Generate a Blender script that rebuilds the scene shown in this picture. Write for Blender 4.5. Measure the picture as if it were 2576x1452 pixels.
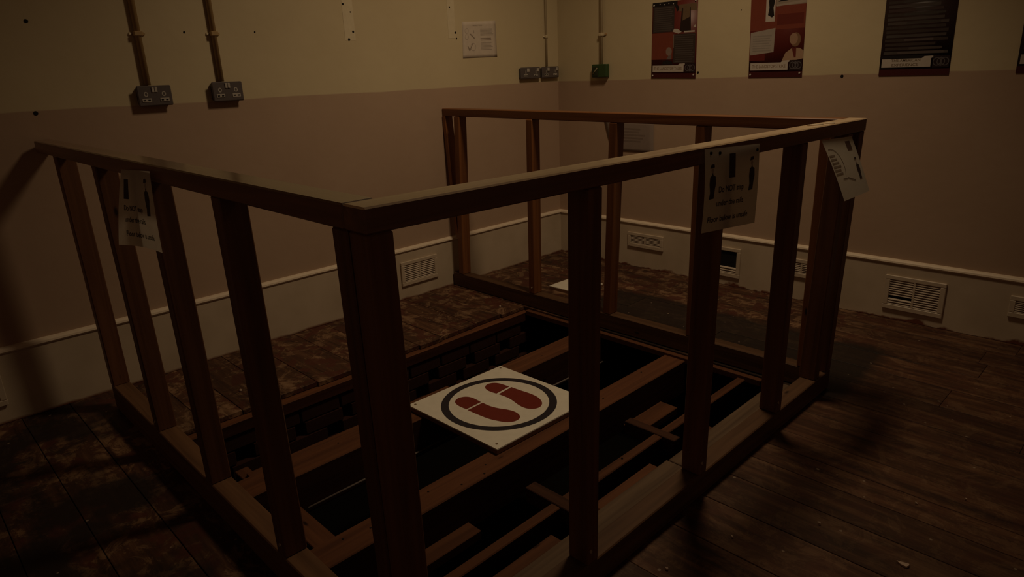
import bpy, bmesh, math, random
from mathutils import Vector, Matrix
random.seed(7)
for o in list(bpy.data.objects): bpy.data.objects.remove(o)
SC = bpy.context.scene
COL = SC.collection
U = 0.82            # plan units -> metres (plan: fence 3.0 units wide)

# ------------------------------------------------------------------ camera
def cam_setup():
    cx, cy, cz = 4.1311, -4.6586, 1.6437
    yaw, pitch, roll, f = -0.8034, -0.3131, -0.0405, 1683.36
    fw = Vector((math.sin(yaw)*math.cos(pitch), math.cos(yaw)*math.cos(pitch), math.sin(pitch)))
    r = fw.cross(Vector((0, 0, 1))).normalized()
    u = r.cross(fw)
    c, s = math.cos(roll), math.sin(roll)
    r2 = c*r + s*u
    u2 = -s*r + c*u
    M = Matrix((r2, u2, -fw)).transposed().to_4x4()
    M.translation = Vector((cx, cy, cz))*U
    cd = bpy.data.cameras.new('camera')
    cd.sensor_width = 36
    cd.sensor_fit = 'HORIZONTAL'
    cd.lens = f/2576*36
    cd.clip_start = 0.02
    co = bpy.data.objects.new('camera', cd)
    COL.objects.link(co)
    co.matrix_world = M
    SC.camera = co
cam_setup()

# ------------------------------------------------------------------ world, exposure
W = bpy.data.worlds.new('world')
SC.world = W
W.use_nodes = True
W.node_tree.nodes['Background'].inputs[0].default_value = (1.0, 0.52, 0.28, 1)
W.node_tree.nodes['Background'].inputs[1].default_value = 0.038
SC.view_settings.view_transform = 'Standard'
SC.view_settings.look = 'None'
SC.view_settings.exposure = 0.0
SC.view_settings.gamma = 1.0
SC.view_settings.use_curve_mapping = False
LAMP = (2.4, -1.57, 4.0)          # ceiling spotlight, plan units
AIM = (2.4-0.9, -1.57+0.03, 4.0-2.86)
LAMP_POWER = 99.0
LAMP_COL = (1.0, 0.74, 0.45)
LAMP_ANGLE = 117
def lamp_light():
    ld = bpy.data.lights.new('spotlight_bulb', 'SPOT')
    ld.energy = LAMP_POWER
    ld.color = LAMP_COL
    ld.spot_size = math.radians(LAMP_ANGLE)
    ld.spot_blend = 1.0
    ld.shadow_soft_size = 0.22
    lo = bpy.data.objects.new('spotlight_bulb', ld)
    COL.objects.link(lo)
    lo.location = Vector(LAMP)*U
    d = (Vector(AIM)-Vector(LAMP)).normalized()
    lo.rotation_euler = d.to_track_quat('-Z', 'Y').to_euler()
    return lo, d
BULB, BULB_DIR = lamp_light()

# ------------------------------------------------------------------ helpers
def tag(o, label=None, cat=None, group=None, kind=None):
    if label: o['label'] = label
    if cat: o['category'] = cat
    if group: o['group'] = group
    if kind: o['kind'] = kind
    return o

def V(x, y, z): return Vector((x, y, z))*U

def empty(name, loc, label=None, cat=None, group=None, kind=None):
    e = bpy.data.objects.new(name, None)
    COL.objects.link(e)
    e.location = V(*loc)
    e.empty_display_size = 0.05
    return tag(e, label, cat, group, kind)

def wloc(o):
    p = Vector((0, 0, 0))
    while o is not None:
        p = p + o.location
        o = o.parent
    return p

def obj(name, bm, mats, parent=None, smooth=False):
    """link a bmesh (world metres) as one mesh object whose origin is its bounds centre"""
    me = bpy.data.meshes.new(name)
    lo = Vector((1e9,)*3); hi = Vector((-1e9,)*3)
    for v in bm.verts:
        for k in range(3):
            lo[k] = min(lo[k], v.co[k]); hi[k] = max(hi[k], v.co[k])
    c = (lo+hi)/2
    for v in bm.verts: v.co -= c
    if smooth:
        for f in bm.faces: f.smooth = True
    bm.to_mesh(me); bm.free()
    if not isinstance(mats, (list, tuple)): mats = [mats]
    for m in mats: me.materials.append(m)
    o = bpy.data.objects.new(name, me)
    COL.objects.link(o)
    if parent is not None:
        o.parent = parent
        o.location = c - wloc(parent)
    else:
        o.location = c
    return o

def dup(o, dx, dy, dz, parent=None):
    """copy one mesh object (shared mesh) shifted in plan units"""
    c = o.copy()
    COL.objects.link(c)
    base = wloc(o) + V(dx, dy, dz)
    c.parent = parent if parent is not None else o.parent
    c.location = base - (wloc(c.parent) if c.parent else Vector((0, 0, 0)))
    return c

def bx(bm, x0, x1, y0, y1, z0, z1, bev=0, mi=0):
    vs = [bm.verts.new(V(x, y, z)) for z in (z0, z1) for y in (y0, y1) for x in (x0, x1)]
    q = [(0, 2, 3, 1), (4, 5, 7, 6), (0, 1, 5, 4), (2, 6, 7, 3), (0, 4, 6, 2), (1, 3, 7, 5)]
    fs = []
    for a in q:
        f = bm.faces.new([vs[i] for i in a]); f.material_index = mi; fs.append(f)
    if bev:
        es = list({e for f in fs for e in f.edges})
        bmesh.ops.bevel(bm, geom=es, offset=bev*U, segments=1, affect='EDGES', profile=0.5)
    return bm

def box(name, x0, x1, y0, y1, z0, z1, mat, parent=None, bev=0):
    return obj(name, bx(bmesh.new(), x0, x1, y0, y1, z0, z1, bev), mat, parent)

def cyl(bm, c, axis, r0, r1, h, n=16, mi=0):
    """cylinder or cone from c along unit axis"""
    a = Vector(axis).normalized()
    t = a.orthogonal().normalized(); b = a.cross(t)
    c = Vector(c)
    A = [bm.verts.new((c + r0*(math.cos(2*math.pi*i/n)*t + math.sin(2*math.pi*i/n)*b))*U) for i in range(n)]
    B = [bm.verts.new((c + a*h + r1*(math.cos(2*math.pi*i/n)*t + math.sin(2*math.pi*i/n)*b))*U) for i in range(n)]
    fs = [bm.faces.new(A[::-1]), bm.faces.new(B)]
    for i in range(n):
        f = bm.faces.new([A[i], A[(i+1) % n], B[(i+1) % n], B[i]]); f.smooth = True; fs.append(f)
    for f in fs: f.material_index = mi
    return bm

def tube(bm, pts, r, n=8):
    for a, b in zip(pts[:-1], pts[1:]):
        a = Vector(a); b = Vector(b)
        cyl(bm, a, b-a, r, r, (b-a).length, n)
    return bm

def bar(bm, a, b, wx, wy):
    """slanted bar of rectangular section (wx along x, wy along y) between plan points a and b"""
    vs = []
    for P in (a, b):
        for dy in (0, wy):
            for dx in (0, wx):
                vs.append(bm.verts.new(V(P[0]+dx, P[1]+dy, P[2])))
    for q in [(0, 2, 3, 1), (4, 5, 7, 6), (0, 1, 5, 4), (2, 6, 7, 3), (0, 4, 6, 2), (1, 3, 7, 5)]:
        bm.faces.new([vs[i] for i in q])
    return bm

# ------------------------------------------------------------------ materials
MATS = {}
def nodes(name, rough=0.6, spec=0.5):
    m = bpy.data.materials.new(name)
    m.use_nodes = True
    nt = m.node_tree
    b = nt.nodes['Principled BSDF']
    b.inputs['Roughness'].default_value = rough
    b.inputs['Specular IOR Level'].default_value = spec
    return m, nt, b
def N(nt, t, **k):
    n = nt.nodes.new(t)
    for a, v in k.items(): setattr(n, a, v)
    return n
def flat(rgb, rough=0.6, spec=0.4, metal=0):
    key = (tuple(rgb), rough, spec, metal)
    if key not in MATS:
        m, nt, b = nodes('flat_%d' % len(MATS), rough, spec)
        # faint procedural unevenness so no surface is perfectly even
        tc = N(nt, 'ShaderNodeTexCoord'); ns = N(nt, 'ShaderNodeTexNoise')
        ns.inputs['Scale'].default_value = 30; ns.inputs['Detail'].default_value = 3
        nt.links.new(tc.outputs['Object'], ns.inputs['Vector'])
        mp = N(nt, 'ShaderNodeMapRange'); mp.inputs['To Min'].default_value = 0.9; mp.inputs['To Max'].default_value = 1.1
        nt.links.new(ns.outputs['Fac'], mp.inputs['Value'])
        mx = N(nt, 'ShaderNodeMix', data_type='RGBA', blend_type='MULTIPLY')
        mx.inputs['Factor'].default_value = 1
        mx.inputs[6].default_value = (*rgb, 1)
        nt.links.new(mp.outputs['Result'], mx.inputs[7])
        nt.links.new(mx.outputs[2], b.inputs['Base Color'])
        b.inputs['Metallic'].default_value = metal
        MATS[key] = m
    return MATS[key]

def ramp(nt, stops):
    r = N(nt, 'ShaderNodeValToRGB')
    el = r.color_ramp.elements
    while len(el) < len(stops): el.new(0.5)
    for e, (p, c) in zip(el, stops):
        e.position = p; e.color = (*c, 1)
    return r

def wood(name, axis, light, dark, rough=0.5, spec=0.5, knots=True, bump=0.25, vmin=0.8):
    """sawn softwood, grain along the given axis of the object"""
    m, nt, b = nodes(name, rough, spec)
    L = nt.links.new
    tc = N(nt, 'ShaderNodeTexCoord'); oi = N(nt, 'ShaderNodeObjectInfo')
    off = N(nt, 'ShaderNodeVectorMath', operation='SCALE'); off.inputs[0].default_value = (7.3, 5.1, 3.7)
    L(oi.outputs['Random'], off.inputs['Scale'])
    add = N(nt, 'ShaderNodeVectorMath', operation='ADD')
    L(tc.outputs['Object'], add.inputs[0]); L(off.outputs[0], add.inputs[1])
    mp = N(nt, 'ShaderNodeMapping')
    s = [38.0]*3; s['xyz'.index(axis)] = 1.6
    mp.inputs['Scale'].default_value = s
    L(add.outputs[0], mp.inputs['Vector'])
    n1 = N(nt, 'ShaderNodeTexNoise'); n1.inputs['Scale'].default_value = 1.0; n1.inputs['Detail'].default_value = 5; n1.inputs['Distortion'].default_value = 0.6
    L(mp.outputs[0], n1.inputs['Vector'])
    rp = ramp(nt, [(0.3, dark), (0.7, light)])
    L(n1.outputs['Fac'], rp.inputs[0])
    col = rp.outputs[0]
    if knots:
        mp2 = N(nt, 'ShaderNodeMapping'); s2 = [9.0]*3; s2['xyz'.index(axis)] = 3.2
        mp2.inputs['Scale'].default_value = s2
        L(add.outputs[0], mp2.inputs['Vector'])
        vo = N(nt, 'ShaderNodeTexVoronoi'); vo.inputs['Scale'].default_value = 1.0
        L(mp2.outputs[0], vo.inputs['Vector'])
        kr = ramp(nt, [(0.03, (0.15, 0.1, 0.08)), (0.075, (1, 1, 1))])
        L(vo.outputs['Distance'], kr.inputs[0])
        mx = N(nt, 'ShaderNodeMix', data_type='RGBA', blend_type='MULTIPLY'); mx.inputs['Factor'].default_value = 1
        L(col, mx.inputs[6]); L(kr.outputs[0], mx.inputs[7]); col = mx.outputs[2]
    vr = N(nt, 'ShaderNodeMapRange'); vr.inputs['To Min'].default_value = vmin; vr.inputs['To Max'].default_value = 1.15
    L(oi.outputs['Random'], vr.inputs['Value'])
    mv = N(nt, 'ShaderNodeMix', data_type='RGBA', blend_type='MULTIPLY'); mv.inputs['Factor'].default_value = 1
    L(col, mv.inputs[6]); L(vr.outputs['Result'], mv.inputs[7])
    L(mv.outputs[2], b.inputs['Base Color'])
    bp = N(nt, 'ShaderNodeBump'); bp.inputs['Strength'].default_value = bump; bp.inputs['Distance'].default_value = 0.002
    L(n1.outputs['Fac'], bp.inputs['Height']); L(bp.outputs[0], b.inputs['Normal'])
    return m

PINE_L, PINE_D = (0.17, 0.074, 0.034), (0.095, 0.038, 0.017)
pine = {a: wood('pine_'+a, a, PINE_L, PINE_D, 0.5, 0.4) for a in 'xyz'}
def varnished(name, axis, l, d):
    m = wood(name, axis, l, d, 0.4, 0.5, True, 0.02, 1.0)
    b = m.node_tree.nodes['Principled BSDF']
    b.inputs['Coat Weight'].default_value = 1.0
    b.inputs['Coat Roughness'].default_value = 0.17
    b.inputs['Coat IOR'].default_value = 1.9
    return m
pale = varnished('lit_top_pine_y', 'y', (0.80, 0.61, 0.40), (0.62, 0.44, 0.27))  # light and sheen on the top of rail B put into its colour
side_y = varnished('sawn_pine_y', 'y', (0.20, 0.09, 0.042), (0.115, 0.048, 0.022))
side_x = varnished('sawn_pine_x', 'x', (0.20, 0.09, 0.042), (0.115, 0.048, 0.022))
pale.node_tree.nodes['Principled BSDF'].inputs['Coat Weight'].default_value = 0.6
for m_ in (side_y, side_x): m_.node_tree.nodes['Principled BSDF'].inputs['Coat Weight'].default_value = 0.1
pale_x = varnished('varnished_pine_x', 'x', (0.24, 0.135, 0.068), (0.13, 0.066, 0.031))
plate = {a: wood('dirty_plate_'+a, a, (0.155, 0.078, 0.038), (0.085, 0.040, 0.019), 0.6, 0.3) for a in 'xy'}
redp = {a: wood('red_pine_'+a, a, (0.27, 0.105, 0.036), (0.17, 0.06, 0.02), 0.4, 0.4) for a in 'xz'}
dark_x = wood('shaded_noggin', 'x', (0.07, 0.028, 0.015), (0.04, 0.016, 0.009), 0.8, 0.2)  # shade over the two short noggins put into the wood colour
joist_m = {a: wood('old_joist_'+a, a, (0.155, 0.058, 0.024), (0.085, 0.030, 0.013), 0.75, 0.25) for a in 'xy'}

def wall_mat(name):
    """cream paint above a straight line, pinkish beige below it, with scuffs"""
    m, nt, b = nodes(name, 0.62, 0.3)
    L = nt.links.new
    g = N(nt, 'ShaderNodeNewGeometry'); sp = N(nt, 'ShaderNodeSeparateXYZ')
    L(g.outputs['Position'], sp.inputs[0])
    n0 = N(nt, 'ShaderNodeTexNoise'); n0.inputs['Scale'].default_value = 2.2; n0.inputs['Detail'].default_value = 2
    L(g.outputs['Position'], n0.inputs['Vector'])
    ad = N(nt, 'ShaderNodeMath', operation='MULTIPLY_ADD'); ad.inputs[1].default_value = 0.02
    L(n0.outputs['Fac'], ad.inputs[0]); L(sp.outputs['Z'], ad.inputs[2])
    gt = N(nt, 'ShaderNodeMapRange'); gt.inputs['From Min'].default_value = 1.5464*U+0.008; gt.inputs['From Max'].default_value = 1.5464*U+0.013
    L(ad.outputs[0], gt.inputs['Value'])
    mx = N(nt, 'ShaderNodeMix', data_type='RGBA'); L(gt.outputs['Result'], mx.inputs['Factor'])
    mx.inputs[6].default_value = (0.445, 0.312, 0.222, 1)
    mx.inputs[7].default_value = (0.60, 0.50, 0.322, 1)
    n1 = N(nt, 'ShaderNodeTexNoise'); n1.inputs['Scale'].default_value = 1.3; n1.inputs['Detail'].default_value = 6; n1.inputs['Roughness'].default_value = 0.6
    L(g.outputs['Position'], n1.inputs['Vector'])
    r1 = ramp(nt, [(0.3, (0.90, 0.88, 0.86)), (0.65, (1.0, 1.0, 1.0))]); L(n1.outputs['Fac'], r1.inputs[0])
    m2 = N(nt, 'ShaderNodeMix', data_type='RGBA', blend_type='MULTIPLY'); m2.inputs['Factor'].default_value = 1
    L(mx.outputs[2], m2.inputs[6]); L(r1.outputs[0], m2.inputs[7])
    L(m2.outputs[2], b.inputs['Base Color'])
    n2 = N(nt, 'ShaderNodeTexNoise'); n2.inputs['Scale'].default_value = 14; n2.inputs['Detail'].default_value = 4
    L(g.outputs['Position'], n2.inputs['Vector'])
    bp = N(nt, 'ShaderNodeBump'); bp.inputs['Strength'].default_value = 0.12; bp.inputs['Distance'].default_value = 0.01
    L(n2.outputs['Fac'], bp.inputs['Height']); L(bp.outputs[0], b.inputs['Normal'])
    return m
WALL = wall_mat('painted_plaster')

def skirting_mat(chip):
    m, nt, b = nodes('skirting_paint', 0.45, 0.4)
    L = nt.links.new
    g = N(nt, 'ShaderNodeNewGeometry')
    n1 = N(nt, 'ShaderNodeTexNoise'); n1.inputs['Scale'].default_value = 5; n1.inputs['Detail'].default_value = 6
    L(g.outputs['Position'], n1.inputs['Vector'])
    r = ramp(nt, [(0.3, (0.47, 0.375, 0.27)), (0.6, (0.55, 0.445, 0.33))]); L(n1.outputs['Fac'], r.inputs[0])
    # chipped, dirty bottom edge
    sp = N(nt, 'ShaderNodeSeparateXYZ'); L(g.outputs['Position'], sp.inputs[0])
    n2 = N(nt, 'ShaderNodeTexNoise'); n2.inputs['Scale'].default_value = 9; n2.inputs['Detail'].default_value = 5
    L(g.outputs['Position'], n2.inputs['Vector'])
    md = N(nt, 'ShaderNodeMath', operation='MULTIPLY_ADD'); md.inputs[1].default_value = -chip
    L(n2.outputs['Fac'], md.inputs[0]); L(sp.outputs['Z'], md.inputs[2])
    mr = N(nt, 'ShaderNodeMapRange'); mr.inputs['From Min'].default_value = -chip*.5; mr.inputs['From Max'].default_value = -chip*.5+.012
    L(md.outputs[0], mr.inputs['Value'])
    mx = N(nt, 'ShaderNodeMix', data_type='RGBA'); L(mr.outputs['Result'], mx.inputs['Factor'])
    mx.inputs[6].default_value = (0.15, 0.05, 0.026, 1); L(r.outputs[0], mx.inputs[7])
    L(mx.outputs[2], b.inputs['Base Color'])
    return m
SKIRT = skirting_mat(0.025)
SKIRT_B = skirting_mat(0.13)
CAP = flat((0.74, 0.62, 0.48), 0.35, 0.5)

def floor_mat():
    """worn floorboards: stained dark brown varnish with bare ochre wood, red paint and black stains"""
    m, nt, b = nodes('worn_floorboards', 0.62, 0.3)
    L = nt.links.new
    g = N(nt, 'ShaderNodeNewGeometry'); oi = N(nt, 'ShaderNodeObjectInfo')
    off = N(nt, 'ShaderNodeVectorMath', operation='SCALE'); off.inputs[0].default_value = (0.9, 0.4, 3.7)
    L(oi.outputs['Random'], off.inputs['Scale'])
    P = N(nt, 'ShaderNodeVectorMath', operation='ADD'); L(g.outputs['Position'], P.inputs[0]); L(off.outputs[0], P.inputs[1])
    mp = N(nt, 'ShaderNodeMapping'); mp.inputs['Scale'].default_value = (2.2, 26, 26); L(P.outputs[0], mp.inputs['Vector'])
    gr = N(nt, 'ShaderNodeTexNoise'); gr.inputs['Scale'].default_value = 1.0; gr.inputs['Detail'].default_value = 6; gr.inputs['Roughness'].default_value = 0.65
    L(mp.outputs[0], gr.inputs['Vector'])
    base = ramp(nt, [(0.32, (0.026, 0.010, 0.006)), (0.52, (0.072, 0.030, 0.015)), (0.72, (0.155, 0.074, 0.036))]); L(gr.outputs['Fac'], base.inputs[0])
    # big worn patches
    n1 = N(nt, 'ShaderNodeTexNoise'); n1.inputs['Scale'].default_value = 8.5; n1.inputs['Detail'].default_value = 10; n1.inputs['Roughness'].default_value = 0.78; n1.inputs['Distortion'].default_value = 0.8
    L(P.outputs[0], n1.inputs['Vector'])
    r1 = ramp(nt, [(0.50, (0, 0, 0)), (0.555, (1, 1, 1))]); L(n1.outputs['Fac'], r1.inputs[0])
    sx = N(nt, 'ShaderNodeSeparateXYZ'); L(g.outputs['Position'], sx.inputs[0])
    worn = N(nt, 'ShaderNodeMapRange'); worn.inputs['From Min'].default_value = 2.1; worn.inputs['From Max'].default_value = 2.45   # varnish is better kept on the open side of the room
    worn.inputs['To Min'].default_value = 1.0; worn.inputs['To Max'].default_value = 0.32; L(sx.outputs['X'], worn.inputs['Value'])
    w1 = N(nt, 'ShaderNodeMath', operation='MULTIPLY'); L(r1.outputs[0], w1.inputs[0]); L(worn.outputs['Result'], w1.inputs[1])
    m1 = N(nt, 'ShaderNodeMix', data_type='RGBA'); L(w1.outputs[0], m1.inputs['Factor']); L(base.outputs[0], m1.inputs[6])
    oc = ramp(nt, [(0.33, (0.105, 0.050, 0.024)), (0.68, (0.27, 0.160, 0.090))]); L(gr.outputs['Fac'], oc.inputs[0]); L(oc.outputs[0], m1.inputs[7])
    # red paint remains
    n2 = N(nt, 'ShaderNodeTexNoise'); n2.inputs['Scale'].default_value = 9; n2.inputs['Detail'].default_value = 6; n2.inputs['Distortion'].default_value = 1.0
    L(g.outputs['Position'], n2.inputs['Vector'])
    r2 = ramp(nt, [(0.53, (0, 0, 0)), (0.59, (0.85, 0.85, 0.85))]); L(n2.outputs['Fac'], r2.inputs[0])
    w2 = N(nt, 'ShaderNodeMath', operation='MULTIPLY'); L(r2.outputs[0], w2.inputs[0]); L(worn.outputs['Result'], w2.inputs[1])
    m2 = N(nt, 'ShaderNodeMix', data_type='RGBA'); L(w2.outputs[0], m2.inputs['Factor']); L(m1.outputs[2], m2.inputs[6]); m2.inputs[7].default_value = (0.075, 0.020, 0.012, 1)
    # black stain: a band of boards between the fence and the far wall, and blotches in front of the fence
    sp = N(nt, 'ShaderNodeSeparateXYZ'); L(g.outputs['Position'], sp.inputs[0])
    n3 = N(nt, 'ShaderNodeTexNoise'); n3.inputs['Scale'].default_value = 5; n3.inputs['Detail'].default_value = 7; n3.inputs['Roughness'].default_value = 0.65
    L(g.outputs['Position'], n3.inputs['Vector'])
    def band(sock, lo, hi, soft, wob):
        a = N(nt, 'ShaderNodeMath', operation='MULTIPLY_ADD'); a.inputs[1].default_value = wob; L(n3.outputs['Fac'], a.inputs[0]); L(sock, a.inputs[2])
        r = N(nt, 'ShaderNodeMapRange'); r.inputs['From Min'].default_value = lo*U+wob*.5-soft; r.inputs['From Max'].default_value = lo*U+wob*.5+soft; L(a.outputs[0], r.inputs['Value'])
        s = N(nt, 'ShaderNodeMapRange'); s.inputs['From Min'].default_value = hi*U+wob*.5+soft; s.inputs['From Max'].default_value = hi*U+wob*.5-soft; L(a.outputs[0], s.inputs['Value'])
        q = N(nt, 'ShaderNodeMath', operation='MULTIPLY'); L(r.outputs['Result'], q.inputs[0]); L(s.outputs['Result'], q.inputs[1])
        return q.outputs[0]
    bxm = band(sp.outputs['X'], 1.15, 3.08, 0.03, 0.10); bym = band(sp.outputs['Y'], -1.4, -0.6, 0.03, 0.16)
    st = N(nt, 'ShaderNodeMath', operation='MULTIPLY'); L(bxm, st.inputs[0]); L(bym, st.inputs[1])
    fr = N(nt, 'ShaderNodeMapRange'); fr.inputs['From Min'].default_value = -3.9*U; fr.inputs['From Max'].default_value = -4.1*U; L(sp.outputs['Y'], fr.inputs['Value'])
    fb = N(nt, 'ShaderNodeMapRange'); fb.inputs['From Min'].default_value = 0.56; fb.inputs['From Max'].default_value = 0.46
    n4 = N(nt, 'ShaderNodeTexNoise'); n4.inputs['Scale'].default_value = 2.6; n4.inputs['Detail'].default_value = 7; n4.inputs['Roughness'].default_value = 0.6
    L(g.outputs['Position'], n4.inputs['Vector']); L(n4.outputs['Fac'], fb.inputs['Value'])
    f2 = N(nt, 'ShaderNodeMath', operation='MULTIPLY'); L(fr.outputs['Result'], f2.inputs[0]); L(fb.outputs['Result'], f2.inputs[1])
    mxx = N(nt, 'ShaderNodeMath', operation='MAXIMUM'); L(st.outputs[0], mxx.inputs[0]); L(f2.outputs[0], mxx.inputs[1])
    sc = N(nt, 'ShaderNodeMath', operation='MULTIPLY'); sc.inputs[1].default_value = 0.9; L(mxx.outputs[0], sc.inputs[0])
    m3 = N(nt, 'ShaderNodeMix', data_type='RGBA'); L(sc.outputs[0], m3.inputs['Factor']); L(m2.outputs[2], m3.inputs[6]); m3.inputs[7].default_value = (0.014, 0.009, 0.007, 1)
    # pale paint specks
    vo = N(nt, 'ShaderNodeTexVoronoi'); vo.inputs['Scale'].default_value = 13; L(g.outputs['Position'], vo.inputs['Vector'])
    n5 = N(nt, 'ShaderNodeTexNoise'); n5.inputs['Scale'].default_value = 60; L(g.outputs['Position'], n5.inputs['Vector'])
    va = N(nt, 'ShaderNodeMath', operation='MULTIPLY_ADD'); va.inputs[1].default_value = 0.12; L(n5.outputs['Fac'], va.inputs[0]); L(vo.outputs['Distance'], va.inputs[2])
    vr = ramp(nt, [(0.105, (0.75, 0.75, 0.75)), (0.125, (0, 0, 0))]); L(va.outputs[0], vr.inputs[0])
    m4 = N(nt, 'ShaderNodeMix', data_type='RGBA'); L(vr.outputs[0], m4.inputs['Factor']); L(m3.outputs[2], m4.inputs[6]); m4.inputs[7].default_value = (0.30, 0.23, 0.17, 1)
    br = N(nt, 'ShaderNodeMapRange'); br.inputs['To Min'].default_value = 0.75; br.inputs['To Max'].default_value = 1.2; L(oi.outputs['Random'], br.inputs['Value'])
    m5 = N(nt, 'ShaderNodeMix', data_type='RGBA', blend_type='MULTIPLY'); m5.inputs['Factor'].default_value = 1; L(m4.outputs[2], m5.inputs[6]); L(br.outputs['Result'], m5.inputs[7])
    L(m5.outputs[2], b.inputs['Base Color'])
    bp = N(nt, 'ShaderNodeBump'); bp.inputs['Strength'].default_value = 0.3; bp.inputs['Distance'].default_value = 0.003
    L(gr.outputs['Fac'], bp.inputs['Height']); L(bp.outputs[0], b.inputs['Normal'])
    return m
FLOOR = floor_mat()
SOIL = flat((0.005, 0.004, 0.003), 0.95, 0.05)
BRICK = flat((0.040, 0.016, 0.011), 0.9, 0.1)
DARK = flat((0.012, 0.009, 0.008), 0.8, 0.2)
SCREW = flat((0.6, 0.58, 0.52), 0.3, 0.5, 0.8)

# ------------------------------------------------------------------ setting
def struct(o): o['kind'] = 'structure'; return o
XR, YN = 6.2, -6.2
HC = 4.3
struct(box('wall_left', -0.15, 0, YN, 0.15, -0.7, HC, WALL))
struct(box('wall_back', 0, XR, 0, 0.15, -0.7, HC, WALL))
struct(box('ceiling', 0, XR, YN, 0, HC, HC+0.1, flat((0.30, 0.27, 0.22), 0.9, 0.1)))
ZB = 0.371
bl = struct(box('baseboard_left', 0, 0.018, YN, 0, 0, ZB, SKIRT))
bb = struct(box('baseboard_back', 0.018, XR, -0.018, 0, 0, ZB, SKIRT_B))
def cap_bm(along):
    # rounded bead on top of the skirting
    bm = bmesh.new()
    prof = [(0, 0), (0.024, 0), (0.029, 0.008), (0.026, 0.018), (0.016, 0.026), (0, 0.03)]
    ends = [(YN, 0.0)] if along == 'y' else [(0.0, XR)]
    a, b = ends[0]
    rows = []
    for t in (a, b):
        rows.append([bm.verts.new(V(p, t, ZB+q) if along == 'y' else V(t, -p, ZB+q)) for p, q in prof])
    n = len(prof)
    for i in range(n):
        bm.faces.new([rows[0][i], rows[0][(i+1) % n], rows[1][(i+1) % n], rows[1][i]])
    bm.faces.new(rows[0][::-1]); bm.faces.new(rows[1])
    bmesh.ops.recalc_face_normals(bm, faces=bm.faces[:])
    return bm
obj('bead', cap_bm('y'), CAP, bl)
obj('bead', cap_bm('x'), CAP, bb)

# patches of filler and screw holes on the cream plaster
WL = bpy.data.objects['wall_left']; WB = bpy.data.objects['wall_back']
PATCH = flat((0.64, 0.545, 0.375), 0.7, 0.2)
for y0, y1, z0 in ((-2.115, -2.035, 1.885), (-1.228, -1.158, 1.90)):
    box('filler_patch', 0, 0.0015, y0, y1, z0, 2.5, PATCH, WL)
def hole_l(y, z, r):
    obj('screw_hole', cyl(bmesh.new(), (0.0002, y, z), (1, 0, 0), r, r*0.8, 0.003, 10), DARK, WL)
for y, z, r in ((-3.875, 1.968, .010), (-3.928, 1.538, .011), (-2.105, 2.107, .008), (-2.049, 1.938, .009), (-2.086, 1.89, .010),
                (-2.055, 2.06, .005), (-1.203, 2.117, .007), (-1.16, 1.941, .009), (-1.15, 1.90, .006), (-3.14, 1.925, .006), (-2.73, 1.93, .005)):
    hole_l(y, z, r)
for x, z, r in ((1.385, 1.585, .009), (2.42, 1.535, .010), (1.70, 1.99, .004)):
    obj('screw_hole', cyl(bmesh.new(), (x, -0.0002, z), (0, -1, 0), r, r*0.8, 0.003, 10), DARK, WB)

# floor: sub-floor frame with the opening, boards on top, joists across the opening
HX0, HX1, HY0, HY1 = 0.845, 2.745, -3.875, -1.375
BT = 0.028           # board thickness
bm = bmesh.new()
bx(bm, 0, HX0-0.09, YN, 0, -0.06, -BT-0.002)
bx(bm, HX1+0.07, XR, YN, 0, -0.06, -BT-0.002)
bx(bm, HX0-0.09, HX1+0.07, YN, HY0-0.03, -0.06, -BT-0.002)
bx(bm, HX0-0.09, HX1+0.07, HY1+0.03, 0, -0.06, -BT-0.002)
FL = struct(obj('floor', bm, DARK))
edges = [0.0, -0.21, -0.44, -0.66, -0.90, -1.13, HY1, -1.60, -1.845, -2.0, -2.15, -2.335, -2.54, -2.775, -3.05, -3.27, -3.49, -3.68, HY0,
         -4.11, -4.33, -4.56, -4.78, -5.0, -5.23, -5.46, -5.7, -5.95, YN]
def board(x0, x1, y0, y1, dz=0.0):
    g = 0.0016
    dz = random.uniform(-0.0025, 0.0)
    return box('floorboard', x0+g/2, x1-g/2, y1+g, y0-g, -BT, dz, FLOOR, FL, 0.0015)
for i, (a, b) in enumerate(zip(edges[:-1], edges[1:])):
    if HY0+0.01 < (a+b)/2 < HY1-0.01:
        board(0.0, HX0+random.uniform(-.02, .012), a, b)
        j = 2.90
        s = random.uniform(3.6, 5.2)
        board(j, s, a, b); board(s, XR, a, b)
    elif a > -3:
        s1 = random.uniform(1.2, 2.2); s2 = random.uniform(3.4, 4.8)
        board(0, s1, a, b); board(s1, s2, a, b); board(s2, XR, a, b)
    else:
        s1 = 1.96 if i % 2 else random.uniform(0.8, 1.4); s2 = random.uniform(3.0, 4.8)
        board(0, s1, a, b); board(s1, s2, a, b); board(s2, XR, a, b)
JZ = -0.031
JOIST_SIDE = wood('dark_joist_side', 'y', (0.060, 0.022, 0.012), (0.034, 0.012, 0.007), 0.9, 0.1)
def joist(x0, x1, y0=-3.96, y1=-1.30, z1=JZ, z0=-0.24):
    bm = bx(bmesh.new(), x0, x1, y0, y1, z0, z1, 0.004)
    bm.normal_update()
    for f in bm.faces: f.material_index = 0 if f.normal.z > 0.5 else 1      # lighter top, darker sides
    return obj('joist', bm, [joist_m['y'], JOIST_SIDE], FL)
joist(0.74, 0.885, z0=-0.10)
j1 = joist(1.42, 1.58)
joist(2.07, 2.212)
joist(2.545, 2.592, z1=-0.034)
for a_, b_ in ((-3.9, -3.10), (-2.86, -2.45), (-2.13, -1.99)):
    box('packing_block', 2.675, 2.80, a_, b_, -0.24, JZ, joist_m['y'], FL, 0.004)
GREYW = wood('grey_edge_board', 'y', (0.15, 0.098, 0.060), (0.085, 0.052, 0.032), 0.7, 0.25)
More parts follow.
